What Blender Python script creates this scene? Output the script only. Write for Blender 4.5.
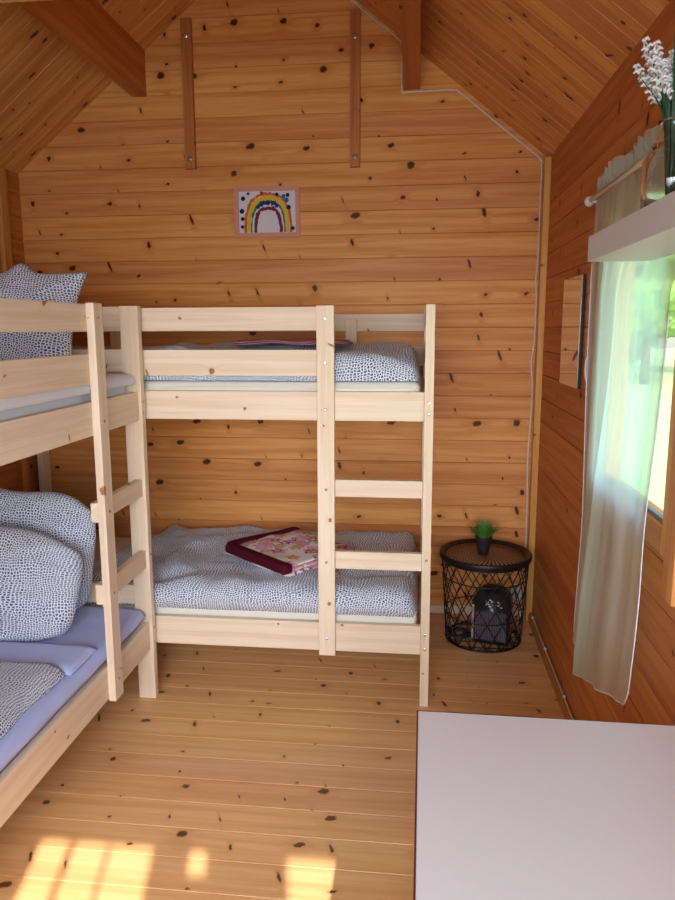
import bpy, bmesh, math, random
from mathutils import Vector, Matrix, noise
R = math.radians
random.seed(7)
sc = bpy.context.scene
col = sc.collection
for o in list(bpy.data.objects):
    bpy.data.objects.remove(o)

# ------------------------------------------------------------------ camera
CAM = Vector((2.0247, -3.6607, 1.4822))
yaw, pitch, roll = 0.1114, 0.1663, -0.0035
cy_, sy_, cp_, sp_ = math.cos(yaw), math.sin(yaw), math.cos(pitch), math.sin(pitch)
fw = Vector((-sy_*cp_, cy_*cp_, -sp_)); rt = Vector((cy_, sy_, 0)); up = rt.cross(fw)
r2 = math.cos(roll)*rt + math.sin(roll)*up
u2 = -math.sin(roll)*rt + math.cos(roll)*up
cd = bpy.data.cameras.new('camera'); cam = bpy.data.objects.new('camera', cd); col.objects.link(cam)
m = Matrix((r2, u2, -fw)).transposed().to_4x4(); m.translation = CAM
cam.matrix_world = m
cd.sensor_fit = 'HORIZONTAL'; cd.sensor_width = 36.0; cd.lens = 720.47/675*36
cd.clip_start = 0.02; cd.clip_end = 500
sc.camera = cam

# ------------------------------------------------------------------ light
world = bpy.data.worlds.new('sky'); sc.world = world; world.use_nodes = True
wn = world.node_tree; wn.nodes.clear()
wo = wn.nodes.new('ShaderNodeOutputWorld'); wb = wn.nodes.new('ShaderNodeBackground')
ws = wn.nodes.new('ShaderNodeTexSky'); ws.sky_type = 'NISHITA'; ws.sun_disc = False
ws.sun_elevation = R(35.5); ws.sun_rotation = R(170); ws.air_density = 1.0; ws.dust_density = 2.0
wn.links.new(ws.outputs[0], wb.inputs[0]); wb.inputs[1].default_value = 0.85
wn.links.new(wb.outputs[0], wo.inputs[0])

SUN_EL = R(34.8)
sd = Vector((-0.205, 1.0, 0)).normalized()
sdir = Vector((sd.x*math.cos(SUN_EL), sd.y*math.cos(SUN_EL), -math.sin(SUN_EL)))
sl = bpy.data.lights.new('sun', 'SUN'); sl.energy = 8.0; sl.angle = R(0.6); sl.color = (1.0, 0.95, 0.86)
so = bpy.data.objects.new('sun', sl); col.objects.link(so)
so.rotation_euler = sdir.to_track_quat('-Z', 'Y').to_euler(); so.location = (3, -12, 8)

def area(name, loc, direction, sx, sy, power, color):
    l = bpy.data.lights.new(name, 'AREA'); l.shape = 'RECTANGLE'; l.size = sx; l.size_y = sy
    l.energy = power; l.color = color
    o = bpy.data.objects.new(name, l); col.objects.link(o); o.location = loc
    o.rotation_euler = Vector(direction).to_track_quat('-Z', 'Y').to_euler()
    return o
# daylight coming in through the glazed front of the cabin
dl = area('daylight_front', (1.75, -4.52, 1.20), (-0.05, 1, -0.24), 1.7, 1.5, 44, (0.75, 0.87, 1.0))
dl.data.spread = R(105)

sc.view_settings.view_transform = 'Standard'; sc.view_settings.look = 'None'
sc.view_settings.gamma = 1.0; sc.view_settings.use_curve_mapping = False
sc.view_settings.exposure = 0.0

# ------------------------------------------------------------------ node helpers
class NT:
    def __init__(s, name):
        s.m = bpy.data.materials.new(name); s.m.use_nodes = True
        s.t = s.m.node_tree; s.t.nodes.clear()
        s.out = s.t.nodes.new('ShaderNodeOutputMaterial')
    def n(s, typ, **kw):
        x = s.t.nodes.new(typ)
        for k, v in kw.items(): setattr(x, k, v)
        return x
    def lk(s, a, b): s.t.links.new(a, b)
    def val(s, x, sock):
        if isinstance(x, (int, float)): sock.default_value = x
        elif isinstance(x, (tuple, list)): sock.default_value = x
        else: s.lk(x, sock)
    def math(s, op, a, b=0.0, c=None, clamp=False):
        x = s.n('ShaderNodeMath', operation=op, use_clamp=clamp)
        s.val(a, x.inputs[0]); s.val(b, x.inputs[1])
        if c is not None: s.val(c, x.inputs[2])
        return x.outputs[0]
    def comb(s, a, b, c):
        x = s.n('ShaderNodeCombineXYZ')
        s.val(a, x.inputs[0]); s.val(b, x.inputs[1]); s.val(c, x.inputs[2])
        return x.outputs[0]
    def mix(s, f, a, b, blend='MIX'):
        x = s.n('ShaderNodeMix', data_type='RGBA', blend_type=blend)
        s.val(f, x.inputs[0]); s.val(a, x.inputs[6]); s.val(b, x.inputs[7])
        return x.outputs[2]
    def smooth(s, v, lo, hi, a=0.0, b=1.0):
        x = s.n('ShaderNodeMapRange', interpolation_type='SMOOTHSTEP')
        s.val(v, x.inputs[0]); s.val(lo, x.inputs[1]); s.val(hi, x.inputs[2])
        s.val(a, x.inputs[3]); s.val(b, x.inputs[4])
        return x.outputs[0]
    def noise(s, vec, scale, detail=2.0, rough=0.5, dist=0.0):
        x = s.n('ShaderNodeTexNoise'); s.val(vec, x.inputs['Vector'])
        x.inputs['Scale'].default_value = scale; x.inputs['Detail'].default_value = detail
        x.inputs['Roughness'].default_value = rough; x.inputs['Distortion'].default_value = dist
        return x.outputs[0]
    def bsdf(s, color, rough=0.5, spec=0.5, metallic=0.0, normal=None, **kw):
        b = s.n('ShaderNodeBsdfPrincipled')
        s.val(color, b.inputs['Base Color']); s.val(rough, b.inputs['Roughness'])
        s.val(metallic, b.inputs['Metallic']); s.val(spec, b.inputs['Specular IOR Level'])
        if normal is not None: s.lk(normal, b.inputs['Normal'])
        for k, v in kw.items(): s.val(v, b.inputs[k.replace('_', ' ')])
        s.lk(b.outputs[0], s.out.inputs[0])
        return b
    def bump(s, h, strength=0.2, dist=0.002):
        x = s.n('ShaderNodeBump'); x.inputs['Strength'].default_value = strength
        x.inputs['Distance'].default_value = dist; s.lk(h, x.inputs['Height'])
        return x.outputs[0]

def c4(r, g, b): return (r, g, b, 1.0)
def srgb(r, g, b):
    f = lambda v: ((v/255+0.055)/1.055)**2.4 if v/255 > 0.04045 else v/255/12.92
    return (f(r), f(g), f(b), 1.0)

def wood(name, light, dark, knotc, along, across, pitch=None, off=0.0, La=0.28, Lb=None,
         kr=0.013, keep=0.55, stretch=0.62, rough=0.5, spec=0.4, vary=0.25, haloa=0.45, grain=30.0, board_len=None):
    t = NT(name)
    tc = t.n('ShaderNodeTexCoord'); sp = t.n('ShaderNodeSeparateXYZ'); t.lk(tc.outputs['Object'], sp.inputs[0])
    ax = {'x': 0, 'y': 1, 'z': 2}
    a = sp.outputs[ax[along]]; b = sp.outputs[ax[across]]
    c = sp.outputs[3-ax[along]-ax[across]]
    oi = t.n('ShaderNodeObjectInfo')
    if pitch:
        bs = t.math('ADD', b, -off)
        idx = t.math('FLOOR', t.math('DIVIDE', bs, pitch))
        wnz = t.n('ShaderNodeTexWhiteNoise', noise_dimensions='1D'); t.lk(t.math('ADD', idx, 0.37), wnz.inputs['W'])
        rnd = wnz.outputs['Value']; q = bs; Lb = pitch
    else:
        rnd = oi.outputs['Random']; q = t.math('ADD', b, c); Lb = Lb or 0.075
        q = t.math('ADD', q, t.math('MULTIPLY', rnd, 3.7))
    A = t.math('ADD', a, t.math('MULTIPLY', rnd, 23.7))
    u = t.math('DIVIDE', A, La); v = t.math('DIVIDE', q, Lb)
    vo = t.n('ShaderNodeTexVoronoi', voronoi_dimensions='2D', feature='F1')
    vo.inputs['Scale'].default_value = 1.0; vo.inputs['Randomness'].default_value = 0.85
    t.lk(t.comb(u, v, 0.0), vo.inputs['Vector'])
    df = t.n('ShaderNodeVectorMath', operation='SUBTRACT')
    t.lk(t.comb(u, v, 0.0), df.inputs[0]); t.lk(vo.outputs['Position'], df.inputs[1])
    ds = t.n('ShaderNodeSeparateXYZ'); t.lk(df.outputs[0], ds.inputs[0])
    sc_ = t.n('ShaderNodeSeparateColor'); t.lk(vo.outputs['Color'], sc_.inputs[0])
    dx0 = t.math('MULTIPLY', ds.outputs[0], La); dy0 = t.math('MULTIPLY', ds.outputs[1], Lb)
    # some knots are round, some are spikes lying across or slanting over the board
    sh_ = t.math('MULTIPLY', t.math('SUBTRACT', sc_.outputs[2], 0.5), 0.9)
    dx = t.math('MULTIPLY', t.math('ADD', dx0, t.math('MULTIPLY', dy0, sh_)), t.math('MULTIPLY_ADD', t.math('POWER', sc_.outputs[2], 2.5), 1.7, stretch))
    dy = t.math('MULTIPLY', dy0, t.math('MULTIPLY_ADD', t.math('POWER', sc_.outputs[2], 1.5), -0.55, 1.0))
    wob = t.math('MULTIPLY', t.math('SUBTRACT', t.noise(tc.outputs['Object'], 85.0, 3.0), 0.5), 0.016)
    d = t.math('ADD', t.math('SQRT', t.math('ADD', t.math('MULTIPLY', dx, dx), t.math('MULTIPLY', dy, dy))), wob)
    pres = t.math('LESS_THAN', sc_.outputs[0], keep)
    rr = t.math('MULTIPLY', t.math('MULTIPLY_ADD', t.math('POWER', sc_.outputs[1], 1.8), 0.85, 0.30), kr)
    knot = t.math('MULTIPLY', t.smooth(d, rr, t.math('MULTIPLY', rr, 0.55)), pres)
    halo = t.math('MULTIPLY', t.smooth(d, t.math('MULTIPLY', rr, 3.4), rr), pres)
    warp = t.math('MULTIPLY', halo, t.math('MULTIPLY', t.math('SIGN', dy), 0.012))
    bb = t.math('ADD', t.math('ADD', b, c), warp)
    g1 = t.noise(t.comb(t.math('MULTIPLY', A, 1.1), t.math('MULTIPLY', bb, grain), t.math('MULTIPLY', rnd, 91.0)), 1.0, 4.0, 0.6, 0.35)
    g2 = t.noise(t.comb(t.math('MULTIPLY', A, 5.0), t.math('MULTIPLY', bb, grain*6), 0.0), 1.0, 3.0, 0.6)
    gg = t.math('ADD', t.math('MULTIPLY', t.smooth(g1, 0.36, 0.66), 0.72), t.math('MULTIPLY', t.smooth(g2, 0.4, 0.7), 0.28))
    base = t.mix(gg, light, dark)
    vr = t.math('MULTIPLY_ADD', rnd, vary, 1.0-vary*0.5)
    if not pitch: vr = t.math('MULTIPLY_ADD', rnd, vary, 1.0-vary*0.5)
    hs = t.n('ShaderNodeHueSaturation'); t.lk(base, hs.inputs['Color']); t.lk(vr, hs.inputs['Value'])
    t.lk(t.math('MULTIPLY_ADD', rnd, 0.012, 0.494), hs.inputs['Hue'])
    cc = t.mix(t.math('MULTIPLY', halo, haloa), hs.outputs[0], dark)
    cc = t.mix(knot, cc, knotc)
    t.bsdf(cc, rough, spec, normal=t.bump(gg, 0.12, 0.0015))
    return t.m

# ------------------------------------------------------------------ materials
KN = srgb(82, 36, 14)
W_L, W_D = srgb(232, 166, 96), srgb(206, 128, 60)
M = {}
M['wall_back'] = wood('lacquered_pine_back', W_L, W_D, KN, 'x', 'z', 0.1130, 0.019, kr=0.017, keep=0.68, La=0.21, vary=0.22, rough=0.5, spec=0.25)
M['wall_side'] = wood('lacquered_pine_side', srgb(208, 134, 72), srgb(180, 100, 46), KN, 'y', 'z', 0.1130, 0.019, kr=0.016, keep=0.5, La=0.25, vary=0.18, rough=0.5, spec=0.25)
M['floor'] = wood('pine_floorboards', srgb(242, 192, 136), srgb(224, 164, 108), srgb(112, 62, 32), 'x', 'y', 0.12, -0.81, kr=0.015, La=0.17, keep=0.75, vary=0.16, rough=0.36, spec=0.5)
M['ceiling'] = wood('pine_ceiling_boards', srgb(226, 160, 88), srgb(198, 124, 60), srgb(88, 38, 14), 'x', 'y', 0.093, 0.0, kr=0.013, La=0.20, keep=0.7, vary=0.28, stretch=0.45, rough=0.5)
M['beam_y'] = wood('beam_wood_lengthwise', srgb(200, 122, 58), srgb(168, 88, 36), KN, 'y', 'z', None, kr=0.010, keep=0.25, Lb=0.1, rough=0.5)
M['beam_x'] = wood('beam_wood_crosswise', srgb(236, 190, 116), srgb(214, 158, 84), KN, 'x', 'z', None, kr=0.010, keep=0.25, Lb=0.1, rough=0.5)
M['beam_z'] = wood('batten_wood', srgb(206, 136, 66), srgb(178, 102, 42), KN, 'z', 'x', None, kr=0.010, keep=0.4, Lb=0.06, rough=0.5)
M['corner_z'] = wood('corner_batten_wood', srgb(222, 160, 82), srgb(198, 130, 56), KN, 'z', 'x', None, kr=0.008, keep=0.3, Lb=0.06, rough=0.5)
P_L, P_D, P_K = srgb(244, 226, 202), srgb(230, 204, 172), srgb(170, 116, 72)
for ax, oth in (('x', 'z'), ('y', 'z'), ('z', 'x')):
    M['bed_'+ax] = wood('untreated_pine_'+ax, P_L, P_D, P_K, ax, oth, None, kr=0.011, keep=0.42, Lb=0.07, La=0.30, vary=0.08, rough=0.6, spec=0.25, haloa=0.35, grain=38)
M['window_wood_z'] = wood('window_wood_upright', srgb(214, 150, 86), srgb(186, 116, 56), KN, 'z', 'y', None, kr=0.009, keep=0.3, Lb=0.07)
M['window_wood_y'] = wood('window_wood_level', srgb(214, 150, 86), srgb(186, 116, 56), KN, 'y', 'z', None, kr=0.009, keep=0.3, Lb=0.07)

def plain(name, color, rough=0.5, spec=0.4, metallic=0.0, nscale=0.0, namp=0.1, bump=0.0, bscale=200.0, **kw):
    t = NT(name); tc = t.n('ShaderNodeTexCoord')
    cc = color
    if nscale:
        f = t.noise(tc.outputs['Object'], nscale, 3.0)
        dk = tuple(v*(1-namp) for v in color[:3])+(1,)
        cc = t.mix(f, dk, color)
    nm = t.bump(t.noise(tc.outputs['Object'], bscale, 3.0), bump, 0.001) if bump else None
    t.bsdf(cc, rough, spec, metallic, nm, **kw)
    return t.m
M['white_paint'] = plain('white_lacquer', srgb(212, 214, 212), 0.4, nscale=3, namp=0.02)
M['table_top'] = plain('white_laminate', srgb(222, 217, 219), 0.34, 0.5, nscale=2, namp=0.02, bump=0.02, bscale=60)
M['table_edge'] = plain('dark_red_edging', srgb(96, 34, 28), 0.5, nscale=8, namp=0.2)
M['black_metal'] = plain('black_wire', srgb(22, 20, 20), 0.42, 0.5, nscale=20, namp=0.2)
M['black_plastic'] = plain('black_plastic', srgb(48, 42, 47), 0.32, 0.5, nscale=12, namp=0.2)
M['dark_grille'] = plain('dark_grey_grille', srgb(120, 108, 118), 0.35, 0.5, nscale=12, namp=0.2)
M['chrome'] = plain('brushed_steel', srgb(200, 200, 205), 0.25, 0.5, 1.0, nscale=30, namp=0.1)
M['cable'] = plain('white_cable', srgb(226, 216, 200), 0.5, nscale=5, namp=0.05)
M['white_plastic'] = plain('white_plastic', srgb(228, 226, 222), 0.4, nscale=5, namp=0.04)
M['grey_print'] = plain('pale_grey_print', srgb(226, 226, 232), 0.5, nscale=10, namp=0.05)
M['sheet_white'] = plain('white_cotton', srgb(228, 230, 240), 0.85, 0.1, nscale=6, namp=0.05, bump=0.15, bscale=500)
M['sheet_lilac'] = plain('lilac_cotton', srgb(194, 204, 250), 0.85, 0.1, nscale=6, namp=0.05, bump=0.15, bscale=500)
M['mattress_cream'] = plain('cream_ticking', srgb(240, 234, 220), 0.85, 0.1, nscale=6, namp=0.05, bump=0.15, bscale=400)
M['burgundy'] = plain('burgundy_cotton', srgb(88, 20, 36), 0.85, 0.1, nscale=20, namp=0.2, bump=0.2, bscale=400)
M['pink_cloth'] = plain('pink_cotton', srgb(206, 150, 164), 0.85, 0.1, nscale=40, namp=0.35, bump=0.2, bscale=300)
M['pink_frame'] = plain('pink_card', srgb(222, 150, 128), 0.6, nscale=30, namp=0.12)
M['paper'] = plain('white_paper', srgb(224, 218, 220), 0.8, 0.1, nscale=20, namp=0.06)
for nm, c in (('paint_orange', (226, 104, 58)), ('paint_yellow', (236, 196, 62)), ('paint_green', (60, 132, 96)), ('paint_blue', (38, 62, 118)),
              ('paint_maroon', (138, 38, 78)), ('paint_navy', (30, 40, 66)), ('paint_teal', (42, 120, 168)), ('paint_pink', (206, 110, 130))):
    M[nm] = plain(nm, srgb(*c), 0.7, 0.2, nscale=60, namp=0.25)
M['leaf'] = plain('grass_green_leaf', srgb(98, 168, 72), 0.5, nscale=60, namp=0.4)
M['leaf_dark'] = plain('dark_green_leaf', srgb(44, 82, 50), 0.5, nscale=30, namp=0.4)
M['blossom'] = plain('white_blossom', srgb(236, 236, 228), 0.7, nscale=80, namp=0.1)
M['soil'] = plain('dark_soil', srgb(40, 30, 24), 0.9, nscale=80, namp=0.4)
M['cushion_rim'] = plain('black_rim', srgb(26, 22, 20), 0.45, nscale=20, namp=0.2)

def mirror_mat():
    t = NT('mirror_glass'); t.bsdf(c4(0.74, 0.74, 0.70), 0.02, 0.5, 1.0); return t.m
M['mirror'] = mirror_mat()

def dotted():
    t = NT('dotted_cotton')
    uv = t.n('ShaderNodeTexCoord')
    nz = t.n('ShaderNodeTexNoise'); nz.inputs['Scale'].default_value = 4.0; nz.inputs['Detail'].default_value = 1.0
    t.lk(uv.outputs['UV'], nz.inputs['Vector'])
    sb = t.n('ShaderNodeVectorMath', operation='SUBTRACT'); t.lk(nz.outputs['Color'], sb.inputs[0]); sb.inputs[1].default_value = (.5, .5, .5)
    ms = t.n('ShaderNodeVectorMath', operation='SCALE'); t.lk(sb.outputs[0], ms.inputs[0]); ms.inputs['Scale'].default_value = 0.12
    ad = t.n('ShaderNodeVectorMath', operation='ADD'); t.lk(uv.outputs['UV'], ad.inputs[0]); t.lk(ms.outputs[0], ad.inputs[1])
    sp = t.n('ShaderNodeVectorMath', operation='MULTIPLY'); t.lk(ad.outputs[0], sp.inputs[0]); sp.inputs[1].default_value = (90, 122, 1)
    vo = t.n('ShaderNodeTexVoronoi', voronoi_dimensions='2D', feature='DISTANCE_TO_EDGE'); vo.inputs['Scale'].default_value = 1.0
    vo.inputs['Randomness'].default_value = 0.62; t.lk(sp.outputs[0], vo.inputs['Vector'])
    f = t.smooth(vo.outputs['Distance'], 0.14, 0.23)
    cc = t.mix(f, srgb(232, 238, 248), srgb(66, 82, 120))
    n2 = t.noise(uv.outputs['UV'], 60.0, 2.0)
    t.bsdf(cc, 0.85, 0.1, normal=t.bump(n2, 0.15, 0.002), Sheen_Weight=0.15)
    return t.m
M['dotted'] = dotted()

def floral():
    t = NT('floral_cotton'); tc = t.n('ShaderNodeTexCoord')
    cc = srgb(242, 232, 232)
    for k, (scl, r, c, keep) in enumerate(((13.0, 0.40, srgb(206, 176, 128), 0.5), (11.0, 0.42, srgb(224, 168, 190), 0.5), (15.0, 0.36, srgb(160, 50, 96), 0.36))):
        vo = t.n('ShaderNodeTexVoronoi', voronoi_dimensions='2D', feature='F1'); vo.inputs['Scale'].default_value = 1.0
        mp = t.n('ShaderNodeMapping'); t.lk(tc.outputs['UV'], mp.inputs[0]); mp.inputs['Location'].default_value = (k*3.3, k*1.7, 0); mp.inputs['Scale'].default_value = (scl, scl, 1)
        t.lk(mp.outputs[0], vo.inputs['Vector'])
        df = t.n('ShaderNodeVectorMath', operation='SUBTRACT'); t.lk(mp.outputs[0], df.inputs[0]); t.lk(vo.outputs['Position'], df.inputs[1])
        s3 = t.n('ShaderNodeSeparateXYZ'); t.lk(df.outputs[0], s3.inputs[0])
        ang = t.math('ARCTAN2', s3.outputs[1], s3.outputs[0])
        pet = t.math('MULTIPLY_ADD', t.math('COSINE', t.math('MULTIPLY', ang, 5.0)), 0.10, r)
        d = vo.outputs['Distance']
        ins = t.math('LESS_THAN', d, pet)
        ring = t.math('MULTIPLY', ins, t.math('GREATER_THAN', d, t.math('MULTIPLY', pet, 0.55 if k == 2 else 0.12)))
        s4 = t.n('ShaderNodeSeparateColor'); t.lk(vo.outputs['Color'], s4.inputs[0])
        cc = t.mix(t.math('MULTIPLY', ring, t.math('LESS_THAN', s4.outputs[0], keep)), cc, c)
    t.bsdf(cc, 0.85, 0.1, normal=t.bump(t.noise(tc.outputs['UV'], 150.0), 0.2, 0.002))
    return t.m
M['floral'] = floral()

def woven():
    t = NT('woven_brown_tray'); tc = t.n('ShaderNodeTexCoord')
    s3 = t.n('ShaderNodeSeparateXYZ'); t.lk(tc.outputs['Object'], s3.inputs[0])
    r = t.math('SQRT', t.math('ADD', t.math('MULTIPLY', s3.outputs[0], s3.outputs[0]), t.math('MULTIPLY', s3.outputs[1], s3.outputs[1])))
    a = t.math('ARCTAN2', s3.outputs[1], s3.outputs[0])
    ringi = t.math('FLOOR', t.math('MULTIPLY', r, 70.0))
    rf = t.math('FRACT', t.math('MULTIPLY', r, 70.0))
    st = t.math('SINE', t.math('MULTIPLY_ADD', a, 48.0, t.math('MULTIPLY', ringi, 1.3)))
    f = t.math('MULTIPLY', t.smooth(st, -0.2, 0.5), t.smooth(t.math('ABSOLUTE', t.math('SUBTRACT', rf, 0.5)), 0.45, 0.3))
    cc = t.mix(f, srgb(84, 56, 38), srgb(184, 136, 98))
    t.bsdf(cc, 0.5, 0.4, normal=t.bump(f, 0.4, 0.003))
    return t.m
M['woven'] = woven()

def sheer():
    t = NT('sheer_voile'); tc = t.n('ShaderNodeTexCoord')
    tr = t.n('ShaderNodeBsdfTransparent'); tr.inputs[0].default_value = (0.84, 1.0, 0.98, 1)
    tl = t.n('ShaderNodeBsdfTranslucent'); tl.inputs[0].default_value = (0.64, 0.97, 1.0, 1)  # white voile; mint cast of the outdoor light put into the transmitted colours
    di = t.n('ShaderNodeBsdfDiffuse'); di.inputs[0].default_value = (0.93, 0.93, 0.80, 1)
    m1 = t.n('ShaderNodeMixShader'); m1.inputs[0].default_value = 0.5; t.lk(di.outputs[0], m1.inputs[1]); t.lk(tl.outputs[0], m1.inputs[2])
    lw = t.n('ShaderNodeLayerWeight'); lw.inputs[0].default_value = 0.25
    f = t.math('MULTIPLY_ADD', lw.outputs['Facing'], 0.36, 0.50, clamp=True)
    m2 = t.n('ShaderNodeMixShader'); t.lk(f, m2.inputs[0]); t.lk(tr.outputs[0], m2.inputs[1]); t.lk(m1.outputs[0], m2.inputs[2])
    t.lk(m2.outputs[0], t.out.inputs[0])
    return t.m
M['sheer'] = sheer()

def glass_mat(name, tint, thin=True):
    t = NT(name)
    gl = t.n('ShaderNodeBsdfGlossy'); gl.inputs['Roughness'].default_value = 0.02
    tr = t.n('ShaderNodeBsdfTransparent'); tr.inputs[0].default_value = tint
    lw = t.n('ShaderNodeLayerWeight'); lw.inputs[0].default_value = 0.5
    fr_ = t.math('MULTIPLY_ADD', t.math('POWER', lw.outputs['Facing'], 4.0), 0.5, 0.03)
    mx = t.n('ShaderNodeMixShader'); t.lk(fr_, mx.inputs[0]); t.lk(tr.outputs[0], mx.inputs[1]); t.lk(gl.outputs[0], mx.inputs[2])
    t.lk(mx.outputs[0], t.out.inputs[0]); return t.m
M['glass'] = glass_mat('window_glass', (0.96, 0.98, 0.97, 1))
def vase_glass():
    t = NT('clear_vase_glass')
    b = t.bsdf(c4(0.93, 0.96, 0.95), 0.03, 0.5); b.inputs['Transmission Weight'].default_value = 1.0; b.inputs['IOR'].default_value = 1.45
    return t.m
M['vase'] = vase_glass()
def lawn_mat():
    t = NT('mown_lawn'); tc = t.n('ShaderNodeTexCoord')
    f = t.noise(tc.outputs['Object'], 1.3, 5.0, 0.7); g = t.noise(tc.outputs['Object'], 30.0, 3.0)
    cc = t.mix(t.math('MULTIPLY', t.math('ADD', f, g), 0.5), srgb(136, 170, 104), srgb(196, 214, 150))
    t.bsdf(cc, 0.9, 0.1); return t.m
M['lawn'] = lawn_mat()
M['foliage'] = plain('tree_foliage', srgb(120, 160, 80), 0.8, 0.1, nscale=4, namp=0.6, bump=0.8, bscale=10)
M['foliage_dark'] = plain('dark_tree_foliage', srgb(78, 120, 72), 0.8, 0.1, nscale=4, namp=0.6, bump=0.8, bscale=10)
M['bark'] = plain('bark', srgb(96, 78, 60), 0.9, 0.1, nscale=10, namp=0.4)

# ------------------------------------------------------------------ object helpers
def obj(name, bm, mat, parent=None, smooth=False, loc=None, rot=None):
    me = bpy.data.meshes.new(name)
    bmesh.ops.recalc_face_normals(bm, faces=bm.faces)
    bm.to_mesh(me); bm.free()
    if smooth:
        for p in me.polygons: p.use_smooth = True
    if mat is not None: me.materials.append(mat)
    o = bpy.data.objects.new(name, me); col.objects.link(o)
    if parent is not None: o.parent = parent
    if loc is not None: o.location = loc
    if rot is not None: o.rotation_euler = rot
    return o
def sub(o, parent):
    """make o a piece of a part (both unrotated siblings so far)"""
    o.parent = parent; o.location = o.location-parent.location
    return o
def tag(o, label=None, cat=None, group=None, kind=None):
    if label: o['label'] = label
    if cat: o['category'] = cat
    if group: o['group'] = group
    if kind: o['kind'] = kind
    return o
def empty(name, loc, label=None, cat=None, group=None, rz=0.0):
    o = bpy.data.objects.new(name, None); col.objects.link(o); o.location = loc
    o.rotation_euler = (0, 0, rz); o.empty_display_size = 0.1
    return tag(o, label, cat, group)
def box(bm, x0, x1, y0, y1, z0, z1, bev=0.0, seg=2):
    r = bmesh.ops.create_cube(bm, size=1.0)
    vs = r['verts']
    for v in vs:
        v.co.x = x0 + (v.co.x+.5)*(x1-x0); v.co.y = y0 + (v.co.y+.5)*(y1-y0); v.co.z = z0 + (v.co.z+.5)*(z1-z0)
    if bev:
        es = list({e for v in vs for e in v.link_edges})
        bmesh.ops.bevel(bm, geom=es, offset=bev, segments=seg, affect='EDGES', profile=0.6)
def boxo(name, mat, x0, x1, y0, y1, z0, z1, parent=None, bev=0.002, seg=2, smooth=False):
    """a box whose origin sits at its own centre"""
    cx, cy, cz = (x0+x1)/2, (y0+y1)/2, (z0+z1)/2
    bm = bmesh.new(); box(bm, x0-cx, x1-cx, y0-cy, y1-cy, z0-cz, z1-cz, bev, seg)
    return obj(name, bm, mat, parent, smooth, loc=(cx, cy, cz))
def tube(bm, pts, r, seg=6, closed=False, r_end=None):
    pts = [Vector(p) for p in pts]; n = len(pts); rings = []
    prev = None
    for i, p in enumerate(pts):
        if closed: d = pts[(i+1) % n]-pts[i-1]
        else: d = pts[min(i+1, n-1)]-pts[max(i-1, 0)]
        d.normalize()
        if prev is None:
            a = d.orthogonal().normalized()
        else:
            a = prev - d*prev.dot(d)
            a = a.normalized() if a.length > 1e-6 else d.orthogonal().normalized()
        prev = a; b = d.cross(a)
        rr = r if r_end is None else r+(r_end-r)*i/(n-1)
        rings.append([bm.verts.new(p+(a*math.cos(2*math.pi*k/seg)+b*math.sin(2*math.pi*k/seg))*rr) for k in range(seg)])
    m_ = n if closed else n-1
    for i in range(m_):
        A, B = rings[i], rings[(i+1) % n]
        for k in range(seg):
            bm.faces.new((A[k], A[(k+1) % seg], B[(k+1) % seg], B[k]))
    if not closed:
        bm.faces.new(rings[0][::-1]); bm.faces.new(rings[-1])
def lathe(bm, prof, seg=32, cap0=True, cap1=True):
    rings = [[bm.verts.new((r*math.cos(2*math.pi*k/seg), r*math.sin(2*math.pi*k/seg), z)) for k in range(seg)] for r, z in prof]
    for A, B in zip(rings, rings[1:]):
        for k in range(seg): bm.faces.new((A[k], A[(k+1) % seg], B[(k+1) % seg], B[k]))
    if cap0: bm.faces.new(rings[0][::-1])
    if cap1: bm.faces.new(rings[-1])
def grid(bm, nx, ny, f, uvf=None, closed_u=False):
    """f(i/nx, j/ny) -> co ; writes uv"""
    V = [[bm.verts.new(f(i/nx, j/ny)) for j in range(ny+1)] for i in range(nx+1)]
    F = []
    uvl = bm.loops.layers.uv.verify()
    if uvf == 'arc':
        U = [[0.0]*(ny+1) for _ in range(nx+1)]; W = [[0.0]*(ny+1) for _ in range(nx+1)]
        ci, cj = nx//2, ny//2
        for j in range(ny+1):
            for i in range(ci+1, nx+1): U[i][j] = U[i-1][j]+(V[i][j].co-V[i-1][j].co).length
            for i in range(ci-1, -1, -1): U[i][j] = U[i+1][j]-(V[i][j].co-V[i+1][j].co).length
        for i in range(nx+1):
            for j in range(cj+1, ny+1): W[i][j] = W[i][j-1]+(V[i][j].co-V[i][j-1].co).length
            for j in range(cj-1, -1, -1): W[i][j] = W[i][j+1]-(V[i][j].co-V[i][j+1].co).length
        ro = V[0][0].co.x*3.1+V[0][0].co.y*1.7
        uvf = lambda a, b: (5+ro+U[round(a*nx)][round(b*ny)], 5+W[round(a*nx)][round(b*ny)])
    for i in range(nx):
        for j in range(ny):
            fc = bm.faces.new((V[i][j], V[i+1][j], V[i+1][j+1], V[i][j+1])); F.append(fc)
            if uvf:
                for lp, (a, b) in zip(fc.loops, ((i, j), (i+1, j), (i+1, j+1), (i, j+1))): lp[uvl].uv = uvf(a/nx, b/ny)
    return V
def nz(x, y, z=0.0): return noise.noise(Vector((x, y, z)))
def bez(pts, n=8):
    """smooth line through points (catmull-rom)"""
    P = [Vector(p) for p in pts]; P = [P[0]*2-P[1]]+P+[P[-1]*2-P[-2]]; out = []
    for i in range(1, len(P)-2):
        for k in range(n):
            t = k/n; a, b, c, d = P[i-1:i+3]
            out.append(0.5*((2*b)+(c-a)*t+(2*a-5*b+4*c-d)*t*t+(3*b-a-3*c+d)*t**3))
    out.append(P[-2]); return out

# ------------------------------------------------------------------ room shell
XL, XR, YF = -0.02, 2.622, -4.6
ZE, SL = 2.27, 0.80                  # eave height, roof slope
XM = (XL+XR)/2; ZR = ZE + SL*(XR-XM)
PW = 0.1130; PO = 0.019
def roof_z(x): return ZR - SL*abs(x-XM)

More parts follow.
